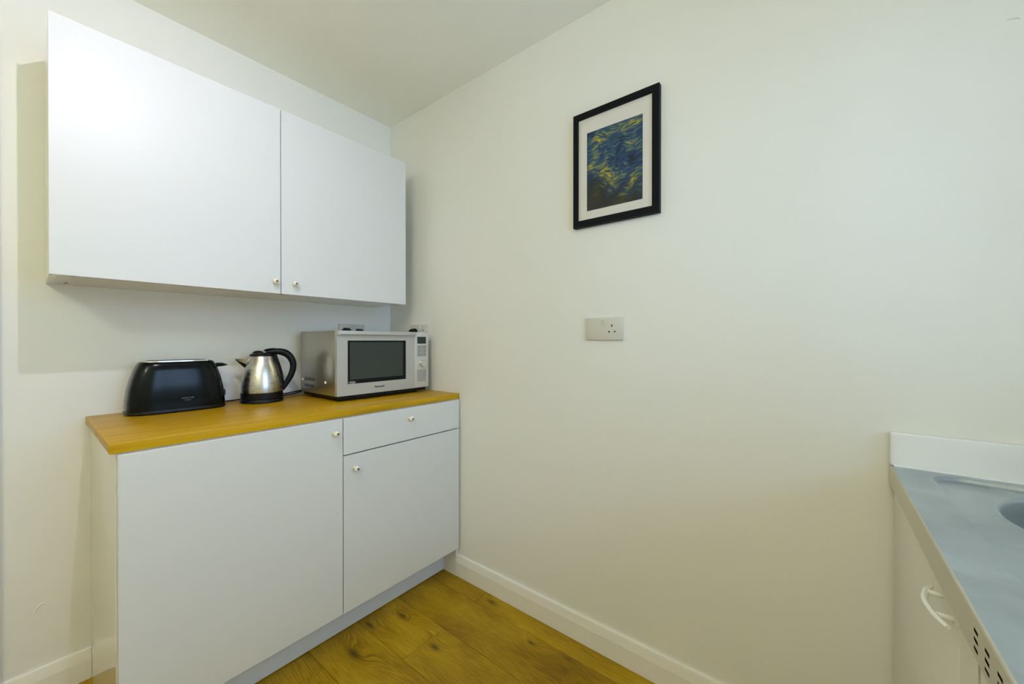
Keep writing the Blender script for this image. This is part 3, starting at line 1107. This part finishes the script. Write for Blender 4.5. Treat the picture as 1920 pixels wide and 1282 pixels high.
# carcass and doors
DP = -0.148
bm = bmesh.new()
add_box(bm, SX0, SX0 + .018, SB, DP - .019, 0.0, zs0 + .03)
add_box(bm, SX1 - .018, SX1, SB, DP - .019, 0.0, zs0 + .03)
add_box(bm, SX0 + .018, SX1 - .018, SB, DP - .019, 0.10, .118)
add_box(bm, SX0 + .018, SX1 - .018, SB, SB + .01, .118, zs0 + .02)
add_box(bm, SX0 + .018, SX1 - .018, DP - .09, DP - .075, 0.0, .10)
obj('carcass', bm, M['unit'], su)
d = obj('door', box(.7775, SX1 - .0095, DP - .018, DP, .105, zs0 - .0005, .0025, 3), M['unit'], su, True)
bm = bmesh.new()
zh = .7955
add_tube(bm, [(.888, -.1395, zh + .001), (.868, -.1305, zh), (.835, -.1245, zh), (.80, -.1285, zh), (.775, -.1375, zh)], [.0030, .0040, .0042, .0040, .0030], 12, 8)
for px in (.866, .803):
    add_tube(bm, [(px, DP - .0005, zh), (px, -.129, zh)], .0036, 10, 0)
obj('handle', bm, M['handle'], d, True)
obj('centre_stile', box(.7010, .7765, DP - .0035, DP - .0005, .105, zs0 - .0005), M['unit'], su)
fd = obj('fridge_door', box(SX0 + .003, .6860, DP - .030, DP + .002, .12, zs0 - .006, .006, 4), M['unit'], su, True)
gb = box(.6800, .7060, DP - .060, DP - .050, .105, zs0 - .001)
add_box(gb, .7030, .7060, DP - .050, DP - .0040, .105, zs0 - .001)
obj('gap_lining', gb, M['ink'], su)  # black sheets standing in for the deep shade of the gap

up = obj('upstand', box(XW - .0205, XW - .0004, SB, SY + .0005, SZ + .0008, .9543, .0050, 4), M['upstand'], None, True)
tag(up, 'white splash upstand on the right wall above the steel sink top', 'upstand')
obj('sealant_bead', add_tube(bmesh.new(), [(XW - .0215, SB + .01, SZ + .002), (XW - .0215, -.45, SZ + .002), (XW - .0215, SY - .006, SZ + .002)], .0028, 8, 10), M['upstand'], up, True)

# ------------------------------------------------------------------ spotlight, and an added fill globe (out of frame, they light the room)
DIRV = (SPOT_AIM - Vector(BULB)).normalized()
rot = DIRV.to_track_quat('-Z', 'Y').to_matrix().to_4x4()
pn = thing('spotlight', 'white ceiling spotlight turned towards the wall cabinet, just above the view', 'lamp', (BULB[0], BULB[1], ZC))
bm = bmesh.new()
add_lathe(bm, [(.048, 0), (.046, -.018), (.010, -.024)], Matrix.Translation((BULB[0], BULB[1] - .05, ZC - .0005)), 28)
obj('ceiling_rose', bm, M['socket'], pn, True)
bm = bmesh.new()
add_tube(bm, [(BULB[0], BULB[1] - .05, ZC - .02), (BULB[0], BULB[1] - .055, ZC - .11), tuple(Vector(BULB) - DIRV * .055)], .005, 10, 5)
obj('arm', bm, M['socket'], pn, True)
bm = bmesh.new()
add_lathe(bm, [(0, .075), (.022, .072), (.030, .060), (.034, .034), (.0325, .034), (.028, .050), (0, .052)], Matrix.Translation(BULB) @ rot, 32, False, False)
obj('lamp_head', bm, M['socket'], pn, True)

gl = thing('globe_lamp', 'round frosted glass globe lamp on the ceiling over the left half of the room', 'lamp', (FILL_POS[0], FILL_POS[1], ZC))
bm = bmesh.new()
add_lathe(bm, [(.06, 0), (.058, -.02), (.012, -.03), (.012, -.155), (.05, -.16), (.05, -.17)], Matrix.Translation((FILL_POS[0], FILL_POS[1], ZC - .0005)), 28)
obj('fitting', bm, M['chrome'], gl, True)
bm = bmesh.new()
bmesh.ops.create_uvsphere(bm, u_segments=32, v_segments=20, radius=0.13, matrix=Matrix.Translation(FILL_POS))
obj('globe', bm, M['globe'], gl, True)
